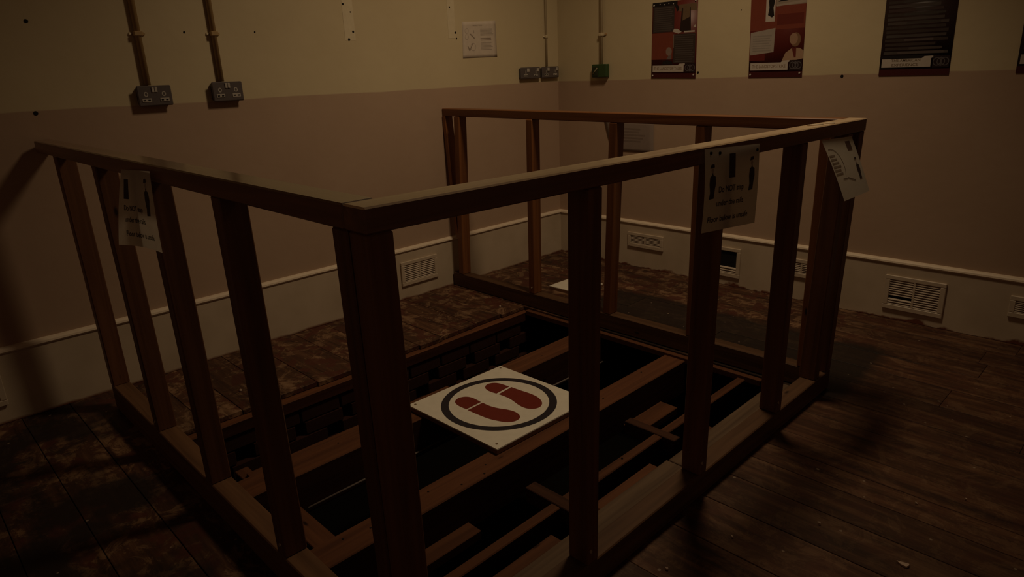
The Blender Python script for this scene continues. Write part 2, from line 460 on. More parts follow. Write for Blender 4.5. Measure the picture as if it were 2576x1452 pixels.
for a_, b_, x_ in ((-3.87, -3.06, 2.752), (-3.055, -2.42, 2.742), (-2.415, -1.38, 2.748)):
    box('edge_board', x_, 2.895, a_, b_, -BT, -0.001, GREYW, FL, 0.003)
box('batten', 1.383, 1.416, -3.72, -2.55, -0.20, -0.033, joist_m['y'], FL, 0.003)
box('batten', 2.216, 2.30, -3.9, -3.13, -0.24, -0.195, joist_m['y'], FL, 0.003)
box('batten', 2.216, 2.33, -2.015, -1.66, -0.24, -0.195, joist_m['y'], FL, 0.003)
box('noggin', 2.375, 2.66, -2.225, -2.175, -0.10, -0.028, dark_x, FL, 0.003)
box('noggin', 2.395, 2.66, -2.955, -2.895, -0.10, -0.028, dark_x, FL, 0.003)
box('noggin', 1.60, 2.05, -3.70, -3.60, -0.20, -0.15, joist_m['x'], FL, 0.003)
box('noggin', 1.30, 1.44, -3.74, -3.68, -0.12, -0.05, joist_m['x'], FL, 0.003)
# nail holes along the joist tops
for x0, x1, ys in ((1.44, 1.56, [-1.55, -1.9, -3.1, -3.3]), (2.10, 2.19, [-3.55, -3.42, -3.25, -3.12, -3.0, -2.95, -2.1, -1.7, -3.66]), (2.555, 2.585, [-2.8, -2.5])):
    for y in ys:
        x = random.uniform(x0, x1)
        obj('nail_hole', cyl(bmesh.new(), (x, y, JZ+0.0003), (0, 0, 1), .005, .004, .001, 8), DARK, FL)
# nail/edge boards on the lip at the far end of the opening
box('edge_strip', 0.89, 2.68, HY1-0.030, HY1+0.005, -0.05, -0.014, joist_m['x'], FL, 0.003)
# void under the floor
struct(box('floor_void', 0.1, 3.6, -4.3, -0.9, -0.78, -0.72, SOIL))
struct(box('wall_void_near', 0.1, 3.6, -4.3, -3.98, -0.72, -0.06, SOIL))
struct(box('wall_void_far', 0.1, 3.6, -1.28, -0.9, -0.72, -0.06, SOIL))
struct(box('wall_void_right', 2.83, 3.6, -3.98, -1.28, -0.72, -0.06, SOIL))
struct(box('wall_void_left', 0.1, 0.62, -3.98, -1.28, -0.72, -0.06, SOIL))
# honeycomb brick wall that carries the left edge
SW = struct(box('wall_sleeper', 0.79, 0.865, -3.96, -1.30, -0.72, -0.692, BRICK))
bk = None
zc = -0.690
for r in range(7):
    y = -3.95 + (0.13 if r % 2 else 0)
    while y < -1.56:
        if bk is None:
            bk = box('brick', 0.775, 0.875, y, y+0.24, zc, zc+0.078, BRICK, SW, 0.004); b0 = (y, zc)
        else:
            dup(bk, 0, y-b0[0], zc-b0[1], SW)
        y += 0.24 + (0.012 if r in (0, 6) else random.choice((0.06, 0.08, 0.10)))
    zc += 0.084
# thin pipe along the void
pp = obj('pipe', tube(bmesh.new(), [(1.590, -3.55, -0.207), (1.590, -2.6, -0.204), (1.590, -1.35, -0.222)], 0.0055, 10), flat((0.20, 0.165, 0.15), 0.4, 0.4), None)
tag(pp, 'thin pale pipe clipped along the side of a joist in the floor opening', 'pipe')

# ------------------------------------------------------------------ timber railing
RL = empty('timber_railing', (1.5, -2.6, 0), 'three-sided railing of pale sawn timber studs around the floor opening', 'railing')
T, Wd = 0.0562, 0.0803
XB0, XB1, YA, YC = 3.0, 3.02, -3.963, -1.274
def rail(name, quad, z0s, z1s, mat):
    bm = bmesh.new()
    lo = [bm.verts.new(V(x, y, z)) for (x, y), z in zip(quad, z0s)]
    hi = [bm.verts.new(V(x, y, z)) for (x, y), z in zip(quad, z1s)]
    bm.faces.new(lo[::-1]); bm.faces.new(hi)
    for i in range(4):
        bm.faces.new([lo[i], lo[(i+1) % 4], hi[(i+1) % 4], hi[i]])
    bmesh.ops.bevel(bm, geom=bm.edges[:], offset=0.004*U, segments=1, affect='EDGES')
    bm.normal_update()
    if isinstance(mat, list):            # light put into the upper face colour, sides darker
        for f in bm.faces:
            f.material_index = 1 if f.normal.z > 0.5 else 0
    return obj(name, bm, mat, RL)
HAw, HAB, HBC, HCw = 1.4095, 1.4016, 1.3785, 1.3985
# B rail runs through to the near corner, A and C butt against it
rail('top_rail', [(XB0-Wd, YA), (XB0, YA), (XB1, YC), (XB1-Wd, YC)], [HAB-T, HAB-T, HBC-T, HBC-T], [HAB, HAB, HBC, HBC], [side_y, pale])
rail('top_rail', [(0.05, -3.975), (XB0-Wd-0.002, YA), (XB0-Wd-0.002, YA+Wd), (0.0, -3.975+Wd)], [HAw-T, HAB-T, HAB-T, HAw-T], [HAw, HAB, HAB, HAw], [side_x, pale_x])
rail('top_rail', [(0.0, -1.26-Wd), (XB1-Wd-0.002, YC-Wd), (XB1-Wd-0.002, YC), (0.0, -1.26)], [HCw-T, HBC-T, HBC-T, HCw-T], [HCw, HBC, HBC, HCw], redp['x'])
hA, hB, hC = 0.1415, 0.1056, 0.1094
x = 2.99
rail('bottom_plate', [(x-Wd, -3.944+0.0), (x, -3.944), (x, -1.278), (x-Wd, -1.278)], [0.002]*4, [hB]*4, plate['y'])
rail('bottom_plate', [(0.282, -3.944), (x-Wd-0.002, -3.944), (x-Wd-0.002, -3.944+Wd), (0.33, -3.944+Wd)], [0.002]*4, [hA, hB+.025, hB+.025, hA], plate['x'])
rail('bottom_plate', [(0.03, -1.278-Wd), (x-Wd-0.002, -1.278-Wd), (x-Wd-0.002, -1.278), (0.03, -1.278)], [0.002]*4, [hC]*4, plate['x'])
def zb_A(x): return hA + (hB+.025-hA)*x/3
def stud(x0, x1, y0, y1, zb, zt, screw=None, lean=(0, 0), mat=None):
    bm = bmesh.new()
    dx, dy = lean
    lo = [bm.verts.new(V(a, b, zb)) for a, b in ((x0, y0), (x1, y0), (x1, y1), (x0, y1))]
    hi = [bm.verts.new(V(a+dx, b+dy, zt)) for a, b in ((x0, y0), (x1, y0), (x1, y1), (x0, y1))]
    bm.faces.new(lo[::-1]); bm.faces.new(hi)
    for i in range(4):
        bm.faces.new([lo[i], lo[(i+1) % 4], hi[(i+1) % 4], hi[i]])
    bmesh.ops.bevel(bm, geom=bm.edges[:], offset=0.004*U, segments=1, affect='EDGES')
    o = obj('stud', bm, mat or pine['z'], RL)
    if screw == 'y':
        obj('screw', cyl(bmesh.new(), ((x0+x1)/2+.004, y0+.001, zb+.045), (0, -1, 0.3), .006, .006, .004, 10), SCREW, o)
    if screw == 'x':
        obj('screw', cyl(bmesh.new(), (x1-.001, (y0+y1)/2-.012, zb+.05), (1, 0, 0.3), .006, .006, .004, 10), SCREW, o)
    return o
# side A (from the left wall to the near corner)
def HA(x): return HAw+(HAB-HAw)*x/3-T-.001
for x0, lean, sc in ((0.275, (0.03, 0), None), (0.972, (0, 0), 'y'), (1.582, (0.005, 0), None), (2.2, (0, 0), 'y')):
    stud(x0, x0+0.057, -3.944, -3.944+Wd, zb_A(x0), HA(x0), sc, (lean[0], -0.014))
stud(2.856, 2.917, -3.946, -3.946+Wd, zb_A(2.9)+.002, HAB-T-.001, None, (0.0, -0.012))
stud(2.921, 2.995, -3.946, -3.946+0.062, hB, HAB-T-.001, None, (0.004, -0.012))
# side B
def HB(y): return HAB+(HBC-HAB)*(y-YA)/(YC-YA)-T-.001
for y1, ln in ((-3.212, 0.0), (-2.524, 0.0), (-1.856, -0.012)):
    stud(2.99-Wd, 2.99, y1-0.057, y1, hB, HB(y1), 'x', (0.014, ln))
stud(2.99-Wd, 2.99, -1.338, -1.279, hB, HBC-T-.001, None, (0.024, 0.05-.04))
stud(2.905, 2.985, -1.47, -1.412, hB, HBC-T-.001, None, (0.02, 0.03))
# side C (back to the left wall)
def HC_(x): return HCw+(HBC-HCw)*x/3-T-.001
for x0, ln, sc in ((0.10, 0.045, None), (0.885, 0.012, 'y'), (1.562, 0.035, None), (2.18, 0.0, None), (2.845, 0.0, None)):
    stud(x0, x0+0.057, -1.278-Wd, -1.278, hC, HC_(x0), sc, (ln, 0.008), redp['z'])
bm = bar(bmesh.new(), (0.075, -1.345, 0.40), (0.004, -1.345, HCw-T-.001), 0.03, 0.075)
obj('stud', bm, redp['z'], RL)
# two pale splinters on the top of rail B near the far corner
for a, b in (((2.965, -1.80, 1.3845), (2.995, -1.72, 1.3840)), ((2.98, -1.655, 1.3832), (3.012, -1.635, 1.3828))):
    obj('splinter', tube(bmesh.new(), [a, b], 0.004, 6), flat((0.8, 0.7, 0.55), 0.4), RL)

# ------------------------------------------------------------------ printed sheets
def text_mesh(body, bold=False):
    cu = bpy.data.curves.new('t', 'FONT')
    cu.body = body
    cu.align_x = 'CENTER'
    cu.align_y = 'CENTER'
    if bold: cu.offset = 0.015
    ob = bpy.data.objects.new('t', cu)
    COL.objects.link(ob)
    bpy.context.view_layer.update()
    dg = bpy.context.evaluated_depsgraph_get()
    me = bpy.data.meshes.new_from_object(ob.evaluated_get(dg))
    vs = [(v.co.x, v.co.y) for v in me.vertices]
    fs = [tuple(p.vertices) for p in me.polygons]
    bpy.data.objects.remove(ob); bpy.data.curves.remove(cu); bpy.data.meshes.remove(me)
    return vs, fs

class Sheet:
    """a thin sheet given by a point function S(u,v) (plan units) and outward normal n; printing lies on it"""
    def __init__(s, parent, S, n, aspect):
        s.S, s.n, s.p, s.aspect = S, Vector(n).normalized(), parent, aspect
        s.bms = {}
        s.h = 0.0009
    def pt(s, u, v, h): return (Vector(s.S(u, v)) + s.n*h)*U
    def paper(s, name, mat, th=0.0012, nu=10, nv=10):
        bm = bmesh.new()
        if mat is PAPER:
            G = [[bm.verts.new(s.pt(i/nu, j/nv, 0.0)) for j in range(nv+1)] for i in range(nu+1)]
            for i in range(nu):
                for j in range(nv):
                    bm.faces.new([G[i][j], G[i+1][j], G[i+1][j+1], G[i][j+1]]).smooth = True
            bmesh.ops.recalc_face_normals(bm, faces=bm.faces[:])
            return obj(name, bm, mat, s.p)
        G = [[[bm.verts.new(s.pt(i/nu, j/nv, h)) for j in range(nv+1)] for i in range(nu+1)] for h in (-th/2, th/2)]
        for i in range(nu):
            for j in range(nv):
                bm.faces.new([G[1][i][j], G[1][i+1][j], G[1][i+1][j+1], G[1][i][j+1]]).smooth = True
                bm.faces.new([G[0][i][j], G[0][i][j+1], G[0][i+1][j+1], G[0][i+1][j]]).smooth = True
        rim = [(i, 0) for i in range(nu)] + [(nu, j) for j in range(nv)] + [(i, nv) for i in range(nu, 0, -1)] + [(0, j) for j in range(nv, 0, -1)]
        for a, b in zip(rim, rim[1:]+rim[:1]):
            bm.faces.new([G[0][a[0]][a[1]], G[0][b[0]][b[1]], G[1][b[0]][b[1]], G[1][a[0]][a[1]]])
        bmesh.ops.recalc_face_normals(bm, faces=bm.faces[:])
        return obj(name, bm, mat, s.p)
    def poly(s, name, pts, col, lift=0):
        """filled polygon in u,v (convex or mildly concave)"""
        bm = s.bms.setdefault((name, col), bmesh.new())
        s.h += 0.00001
        vs = [bm.verts.new(s.pt(u, v, s.h+lift)) for u, v in pts]
        bm.faces.new(vs)
    def rect(s, name, u0, u1, v0, v1, col, n=1, lift=0):
        bm = s.bms.setdefault((name, col), bmesh.new())
        s.h += 0.00001
        k = max(1, int(abs(u1-u0)*10)); l = max(1, int(abs(v1-v0)*10))
        G = [[bm.verts.new(s.pt(u0+(u1-u0)*i/k, v0+(v1-v0)*j/l, s.h+lift)) for j in range(l+1)] for i in range(k+1)]
        for i in range(k):
            for j in range(l):
                bm.faces.new([G[i][j], G[i+1][j], G[i+1][j+1], G[i][j+1]])
    def disc(s, name, u, v, r, col, sy=1.0, n=16, lift=0):
        s.poly(name, [(u+r*math.cos(2*math.pi*i/n)/s.aspect, v+r*sy*math.sin(2*math.pi*i/n)) for i in range(n)], col, lift)
    def ring(s, name, u, v, r, w, col, sy=1.0, n=28, a0=0, a1=360):
        bm = s.bms.setdefault((name, col), bmesh.new())
        s.h += 0.00001
        st = [math.radians(a0+(a1-a0)*i/n) for i in range(n+1)]
        q = lambda R, t: bm.verts.new(s.pt(u+R*math.cos(t)/s.aspect, v+R*sy*math.sin(t), s.h))
        A = [q(r, t) for t in st]; B = [q(r-w, t) for t in st]
        for i in range(n): bm.faces.new([A[i], A[i+1], B[i+1], B[i]])
    def lines(s, name, u0, u1, v0, v1, rows, col, fill=0.5, ragged=0.25):
        for r in range(rows):
            v = v1-(v1-v0)*(r+0.5)/rows
            e = u1-(u1-u0)*random.uniform(0, ragged)
            hh = (v1-v0)/rows*fill/2
            s.rect(name, u0, e, v-hh, v+hh, col)
    def text(s, name, body, u, v, size, col, width=None, bold=False):
        bm = s.bms.setdefault((name, col), bmesh.new())
        vs, fs = text_mesh(body, bold)
        w = max(a for a, _ in vs)-min(a for a, _ in vs)
        kx = size/s.aspect
        if width: kx = width/w
        s.h += 0.00001
        bv = [bm.verts.new(s.pt(u+a*kx, v+b*size, s.h)) for a, b in vs]
        for f in fs:
            try: bm.faces.new([bv[i] for i in f])
            except ValueError: pass
    def done(s):
        for (name, col), bm in s.bms.items():
            bmesh.ops.recalc_face_normals(bm, faces=bm.faces[:])
            for f in bm.faces:
                if f.normal.dot(s.n) < 0: f.normal_flip()
            obj(name, bm, flat(col, 0.55, 0.3), s.p)['kind'] = 'stuff'

def bil(P00, P10, P01, P11, bulge=0.0, n=(0, 0, 0), curl=0.0):
    P00, P10, P01, P11, n = map(Vector, (P00, P10, P01, P11, n))
    def S(u, v):
        p = (P00*(1-u)+P10*u)*(1-v) + (P01*(1-u)+P11*u)*v
        return p + n*(bulge*math.sin(math.pi*v)*(1-0.4*u) + curl*(1-u)**3*(1-v))
    return S

INK = (0.035, 0.022, 0.02)
def paper_mat():
    m, nt, b = nodes('thin_paper', 0.7, 0.2)
    b.inputs['Base Color'].default_value = (0.72, 0.68, 0.58, 1)
    tr = N(nt, 'ShaderNodeBsdfTranslucent'); tr.inputs['Color'].default_value = (0.62, 0.55, 0.45, 1)
    ns = N(nt, 'ShaderNodeTexNoise'); ns.inputs['Scale'].default_value = 12
    mp = N(nt, 'ShaderNodeMapRange'); mp.inputs['To Min'].default_value = 0.32; mp.inputs['To Max'].default_value = 0.48
    nt.links.new(ns.outputs['Fac'], mp.inputs['Value'])
    mx = N(nt, 'ShaderNodeMixShader')
    nt.links.new(mp.outputs['Result'], mx.inputs[0])
    nt.links.new(b.outputs[0], mx.inputs[1]); nt.links.new(tr.outputs[0], mx.inputs[2])
    nt.links.new(mx.outputs[0], nt.nodes['Material Output'].inputs['Surface'])
    return m
PAPER = paper_mat()
def figure(sh, u, v, k):
    """small printed figure: dark cap, pale face, long dark coat"""
    a = 1.3/sh.aspect
    sh.poly('print', [(u-0.034*k*a, v+0.150*k), (u+0.030*k*a, v+0.158*k), (u+0.024*k*a, v+0.190*k), (u-0.020*k*a, v+0.186*k)], INK)
    sh.disc('print', u, v+0.128*k, 0.024*k, (0.42, 0.36, 0.30))
    sh.rect('print', u-0.008*k*a, u+0.008*k*a, v+0.08*k, v+0.105*k, INK)
    sh.poly('print', [(u-0.048*k*a, v-0.145*k), (u+0.024*k*a, v-0.14*k), (u+0.036*k*a, v-0.05*k), (u+0.050*k*a, v+0.0*k), (u+0.044*k*a, v+0.07*k), (u+0.0*k, v+0.092*k), (u-0.038*k*a, v+0.068*k), (u-0.046*k*a, v-0.0*k), (u-0.034*k*a, v-0.08*k)], INK)

# notice on side B, facing the room
e = empty('paper_notice', (3.02, -2.53, 1.08), 'white paper notice between two studs with two dark figures, Do NOT step under the rails', 'notice', 'paper notices pinned to the railing')
sh = Sheet(e, bil((3.035, -2.735, 1.118), (3.018, -2.325, 1.078), (3.016, -2.705, 1.384), (3.018, -2.33, 1.366), 0.006, (1, 0, 0)), (1, 0, 0), 1.42)
sh.paper('sheet', PAPER)
sh.rect('print', 0.425, 0.535, 0.63, 0.92, INK)
figure(sh, 0.13, 0.58, 1.25); figure(sh, 0.855, 0.62, 1.25)
sh.text('lettering', 'Do NOT step', 0.47, 0.50, 0.105, INK, 0.46, True)
sh.text('lettering', 'under the rails', 0.46, 0.335, 0.10, INK, 0.50, True)
sh.text('lettering', 'Floor below is unsafe', 0.45, 0.145, 0.10, INK, 0.74, True)
sh.done()
for u, v in ((0.10, 0.95), (0.25, 0.94), (0.95, 0.93)):
    obj('pin', cyl(bmesh.new(), Vector(sh.S(u, v)), (1, 0, 0), .006, .005, .004, 10), DARK, e)
# notice on side A, bent outwards
e = empty('paper_notice', (1.64, -3.99, 1.1), 'curled white paper notice with one dark figure, pinned over a stud near the left wall', 'notice', 'paper notices pinned to the railing')
sh = Sheet(e, bil((1.50, -3.995, 1.115), (1.79, -3.992, 1.12), (1.49, -3.984, 1.372), (1.80, -3.984, 1.388), 0.004, (0, -1, 0), 0.05), (0, -1, 0), 1.25)
sh.paper('sheet', PAPER)
sh.rect('print', 0.12, 0.25, 0.62, 0.88, INK)
figure(sh, 0.80, 0.64, 1.4)
sh.text('lettering', 'Do NOT step', 0.36, 0.50, 0.10, INK, 0.48, True)
sh.text('lettering', 'under the rails', 0.38, 0.35, 0.10, INK, 0.50, True)
sh.text('lettering', 'Floor below is unsafe', 0.48, 0.16, 0.10, INK, 0.68, True)
sh.done()
# notice by the far corner, swinging out from the rail
e = empty('paper_notice', (3.07, -1.62, 1.08), 'tilted white paper notice with a speech bubble, hanging loose by the far corner post', 'notice', 'paper notices pinned to the railing')
sh = Sheet(e, bil((3.139, -1.785, 1.085), (3.126, -1.457, 1.079), (3.022, -1.785, 1.325), (3.024, -1.457, 1.313), 0.004, (1, 0, 0)), (1, 0, 0.4), 1.25)
sh.paper('sheet', PAPER)
sh.rect('print', 0.70, 0.86, 0.77, 0.93, (0.10, 0.06, 0.05))
figure(sh, 0.84, 0.42, 1.15)
GREY = (0.16, 0.12, 0.09)
sh.ring('print', 0.12, 0.56, 0.34, 0.014, GREY, 0.85, 24, -38, 100)
sh.poly('print', [(0.36, 0.33), (0.385, 0.345), (0.62, 0.27), (0.60, 0.255)], GREY)
sh.poly('print', [(0.20, 0.33), (0.215, 0.345), (0.37, 0.335), (0.36, 0.32)], GREY)
sh.lines('print', 0.03, 0.30, 0.40, 0.76, 6, (0.22, 0.17, 0.13), 0.45, 0.35)
sh.done()
# small tears of white paper under the rail
# notice on the left wall
e = empty('wall_notice', (0.0, -0.915, 1.76), 'white landscape instruction sheet with a sketch, stuck on the upper left wall', 'notice')
sh = Sheet(e, bil((0.0012, -1.098, 1.757), (0.0012, -0.735, 1.763), (0.0012, -1.085, 2.018), (0.0012, -0.740, 2.033), 0.0, (1, 0, 0)), (1, 0, 0), 1.38)
sh.paper('sheet', flat((0.585, 0.495, 0.41), 0.7, 0.2))
G2 = (0.40, 0.335, 0.28); G3 = (0.27, 0.21, 0.165)
sh.text('lettering', 'INSTRUCTIONS', 0.44, 0.885, 0.05, G3, 0.28, True)
sh.lines('print', 0.52, 0.92, 0.60, 0.80, 6, G2, 0.6, 0.1)
sh.lines('print', 0.52, 0.86, 0.46, 0.55, 2, G3, 0.5, 0.15)
sh.lines('print', 0.52, 0.88, 0.20, 0.42, 6, G2, 0.6, 0.2)
sh.ring('print', 0.12, 0.75, 0.075, 0.012, G2); sh.ring('print', 0.12, 0.58, 0.075, 0.012, G2)
sh.ring('print', 0.30, 0.30, 0.11, 0.014, G2)
sh.poly('print', [(0.20, 0.66), (0.235, 0.67), (0.36, 0.54), (0.33, 0.53)], G3)
sh.poly('print', [(0.13, 0.34), (0.15, 0.34), (0.20, 0.24), (0.28, 0.40), (0.30, 0.40), (0.21, 0.20), (0.18, 0.20)], G3)
sh.rect('print', 0.31, 0.34, 0.68, 0.76, G2)
sh.done()
# grey sheet low on the back wall
e = empty('grey_sheet', (0.77, 0, 0.98), 'plain grey paper sheet on the pink part of the back wall, behind the far rail', 'sheet')
sh = Sheet(e, bil((0.60, -0.005, 0.975), (1.017, -0.005, 0.975), (0.515, -0.005, 1.225), (1.012, -0.005, 1.215), 0.004, (0, -1, 0)), (0, -1, 0), 1.5)
sh.paper('sheet', flat((0.26, 0.20, 0.17), 0.8, 0.2))
sh.lines('print', 0.25, 0.85, 0.3, 0.8, 5, (0.20, 0.15, 0.125), 0.5, 0.3)
sh.done()

# ------------------------------------------------------------------ posters on the back wall
RED = (0.115, 0.017, 0.012); REDB = (0.19, 0.042, 0.024); DRED = (0.060, 0.008, 0.007); BLK = (0.012, 0.009, 0.009)
TXT = (0.075, 0.058, 0.052); TX2 = (0.05, 0.035, 0.03); WHT = (0.48, 0.42, 0.37); SKIN = (0.33, 0.20, 0.13)
def poster(label, x0, x1, xt0, xt1, z0, z1, kind, zr=0.0):
    e = empty('poster', ((x0+x1)/2, 0, z0), label, 'poster', 'red and black exhibition posters on the back wall')
    sh = Sheet(e, bil((x0, -0.004, z0+zr), (x1, -0.004, z0), (xt0, -0.004, z1), (xt1, -0.004, z1), 0.0, (0, -1, 0)), (0, -1, 0), (x1-x0)/(z1-z0))
    sh.paper('sheet', flat(RED if kind < 3 else (0.032, 0.016, 0.014), 0.45, 0.4), 0.0012, 2, 2)
    b = 'print'
    sh.rect(b, 0.0, 1, 0.0, 0.065, DRED)
    if kind == 1:
        sh.rect(b, 0.0, 0.56, 0.945, 1.0, BLK)
        sh.poly(b, [(0.56, 0.945), (0.62, 0.90), (0.56, 0.86), (0.5, 0.945)], BLK)
        sh.rect(b, 0.02, 0.50, 0.61, 0.945, (0.045, 0.032, 0.03)); sh.lines(b, 0.05, 0.49, 0.62, 0.935, 12, TXT, 0.55, 0.15)
        sh.rect(b, 0.0, 0.48, 0.25, 0.60, REDB)
        sh.rect(b, 0.60, 0.98, 0.86, 0.945, (0.16, 0.10, 0.06))
        sh.poly(b, [(0.63, 0.60), (0.66, 0.90), (0.85, 0.90), (0.87, 0.60)], (0.025, 0.012, 0.01))
        sh.poly(b, [(0.68, 0.74), (0.69, 0.92), (0.84, 0.92), (0.83, 0.78)], (0.15, 0.095, 0.055))
        sh.poly(b, [(0.47, 0.61), (0.50, 0.645), (0.58, 0.64), (0.67, 0.60), (0.60, 0.58)], WHT)
        sh.rect(b, 0.72, 0.95, 0.59, 0.61, WHT); sh.poly(b, [(0.92, 0.65), (0.98, 0.645), (0.955, 0.685)], WHT)
        sh.rect(b, 0.50, 0.97, 0.20, 0.575, (0.045, 0.03, 0.025)); sh.lines(b, 0.53, 0.96, 0.205, 0.57, 13, TXT, 0.5, 0.15)
        sh.rect(b, 0.485, 0.505, 0.40, 0.575, (0.2, 0.13, 0.1))
        sh.poly(b, [(0.25, 0.185), (0.27, 0.225), (0.36, 0.245), (0.47, 0.22), (0.48, 0.185)], BLK)
        sh.poly(b, [(0.34, 0.25), (0.45, 0.25), (0.455, 0.31), (0.40, 0.31)], (0.16, 0.12, 0.11))
        sh.disc(b, 0.395, 0.355, 0.048, (0.24, 0.17, 0.14), 1.2)
        for i in range(4): sh.disc(b, 0.17+0.1*i, 0.975-0.01*(i % 2), 0.008, (0.5, 0.45, 0.42))
        cap = ('THE LANDSTOP TALES',)
    elif kind == 2:
        sh.rect(b, 0.0, 1, 0.55, 1.0, REDB); sh.rect(b, 0.0, 0.3, 0.20, 0.55, (0.12, 0.014, 0.01))
        sh.rect(b, 0.50, 0.97, 0.60, 0.72, (0.13, 0.022, 0.014))
        sh.rect(b, 0.47, 1, 0.815, 1.0, (0.28, 0.22, 0.17))
        sh.poly(b, [(0.50, 0.86), (0.60, 0.90), (0.82, 0.95), (0.84, 0.88), (0.65, 0.865)], BLK)
        sh.poly(b, [(0.48, 0.81), (1.0, 0.83), (1.0, 0.86), (0.48, 0.83)], (0.35, 0.28, 0.23))
        sh.rect(b, 0.285, 0.455, 0.645, 1.0, WHT)
        sh.poly(b, [(0.325, 0.72), (0.40, 0.69), (0.44, 0.71), (0.42, 0.80), (0.445, 0.87), (0.41, 0.95), (0.37, 0.95), (0.33, 0.88), (0.345, 0.80)], BLK)
        sh.poly(b, [(0.01, 0.265), (0.46, 0.295), (0.475, 0.57), (0.015, 0.53)], (0.34, 0.29, 0.25))
        sh.lines(b, 0.06, 0.42, 0.30, 0.50, 7, (0.27, 0.23, 0.2), 0.4, 0.15)
        sh.poly(b, [(0.62, 0.19), (0.68, 0.28), (0.80, 0.335), (0.93, 0.33), (1.0, 0.30), (1.0, 0.21), (0.84, 0.19)], (0.36, 0.23, 0.15))
        sh.poly(b, [(0.79, 0.33), (0.84, 0.22), (0.87, 0.23), (0.87, 0.34)], (0.12, 0.02, 0.015))
        sh.disc(b, 0.85, 0.425, 0.062, (0.20, 0.11, 0.06), 1.3); sh.disc(b, 0.815, 0.435, 0.05, SKIN, 1.3)
        cap = ('THE LANDSTOP STRIKE',)
    else:
        for r in range(18):
            v = 0.955-0.0425*r
            sh.rect(b, 0.05+0.008*math.sin(r*2.1), random.uniform(0.75, 0.96), v-0.014, v+0.014, random.choice((TXT, TX2, (0.07, 0.058, 0.052), (0.06, 0.036, 0.034))))
            if r % 3: sh.rect(b, random.uniform(0.2, 0.5), random.uniform(0.6, 0.93), v-0.009, v+0.012, random.choice((TXT, (0.10, 0.075, 0.07), (0.055, 0.045, 0.04))))
        sh.rect(b, 0.02, 0.65, 0.175, 0.205, BLK)
        cap = ('THE AMERICAN', 'EXPERIENCE')
    sh.rect(b, 0.03, 0.735, 0.085, 0.172, WHT)
    sh.poly(b, [(0.60, 0.17), (0.735, 0.17), (0.80, 0.196), (0.64, 0.192)], WHT)
    if len(cap) == 1: sh.text('lettering', cap[0], 0.38, 0.127, 0.05, (0.20, 0.13, 0.08), 0.63, True)
    else:
        sh.text('lettering', cap[0], 0.38, 0.153, 0.038, (0.16, 0.11, 0.07), 0.42, True); sh.text('lettering', cap[1], 0.37, 0.107, 0.038, (0.16, 0.11, 0.07), 0.38, True)
    sh.rect(b, 0.76, 0.985, 0.075, 0.195, (0.02, 0.01, 0.01))
    lg = (0.10, 0.085, 0.09)
    for k in (-1, 0, 1): sh.ring('logo', 0.872+0.055*k, 0.135, 0.038, 0.008, lg, 1.1)
    sh.rect('logo', 0.865, 0.878, 0.09, 0.18, lg)
    sh.done()
    if kind < 3:
        for u, v in ((0.035, 0.035), (0.955, 0.045), (0.035, 0.965), (0.955, 0.975)):
            p = Vector(sh.S(u, v))
            obj('pin', cyl(bmesh.new(), p+Vector((0, -0.001, 0)), (0, -1, 0), .007, .005, .005, 10), flat((0.55, 0.5, 0.45), 0.5), e)
poster('narrow red poster with a small grey bust and two text columns, beside the green switch', 0.978, 1.369, 0.976, 1.363, 1.545, 2.098, 1, 0.008)
poster('red poster with a pale document and a head-and-shoulders portrait at its corner', 1.788, 2.164, 1.770, 2.150, 1.537, 2.095, 2, 0.003)
poster('dark poster covered in grey text lines above a white two-line caption', 2.638, 3.015, 2.629, 3.006, 1.530, 2.09, 3, 0.002)
poster('dark poster next to the text-covered one, furthest from the room corner', 3.333, 3.71, 3.327, 3.70, 1.530, 2.09, 3, 0.0)

# ------------------------------------------------------------------ sockets, switch, conduits
METAL = flat((0.085, 0.075, 0.075), 0.45, 0.5, 0.3)
RIM = flat((0.42, 0.38, 0.34), 0.5, 0.4)
def socket(y0, y1, z0, z1, d, label, style):
    e = empty('double_socket', (0, (y0+y1)/2, z0), label, 'socket', 'grey metal double sockets on the left wall')
    box('back_box', 0, d*0.75, y0+.006, y1-.006, z0+.006, z1-.006, METAL, e, .006)
    box('face_plate', d*0.75, d, y0, y1, z0, z1, flat((0.12, 0.10, 0.10), 0.4, 0.5, 0.2), e, .005)
    w = y1-y0; h = z1-z0
    f = d+.001
    if style == 1:
        for k in (-1, 1):
            box('switch', d, d+.006, y0+w*.5+k*w*.045-w*.038, y0+w*.5+k*w*.045+w*.038, z0+h*.66, z0+h*.93, RIM, e, .002)
    else:
        for k in (.36, .86):
            box('switch', d, d+.006, y0+w*k-w*.06, y0+w*k+w*.06, z0+h*.60, z0+h*.90, RIM, e, .002)
    for k in (.24, .76):
        c = y0+w*k
        if style == 1:
            r_ = bmesh.new()
            n = 16
            A = [r_.verts.new(V(f, c+.011*math.cos(6.2832*i/n), z0+h*.58+.013*math.sin(6.2832*i/n))) for i in range(n)]
            B = [r_.verts.new(V(f, c+.006*math.cos(6.2832*i/n), z0+h*.58+.008*math.sin(6.2832*i/n))) for i in range(n)]
            for i in range(n): r_.faces.new([A[i], A[(i+1) % n], B[(i+1) % n], B[i]])
            obj('earth_ring', r_, RIM, e)
        else:
            box('earth_slot', d, d+.003, c-.007, c+.007, z0+h*.42, z0+h*.72, flat((0.22, 0.19, 0.17)), e)
        o = box('pin_plate', d, d+.003, c-.024, c+.024, z0+h*.20, z0+h*.38, RIM, e, .001)
        for s in (-1, 1):
            box('pin_hole', d+.0028, d+.0042, c+s*.012-.006, c+s*.012+.006, z0+h*.26, z0+h*.32, DARK, o)
    return e
socket(-3.458, -3.281, 1.541, 1.648, .045, 'grey metal double socket below the thick conduit furthest from the room corner', 1)
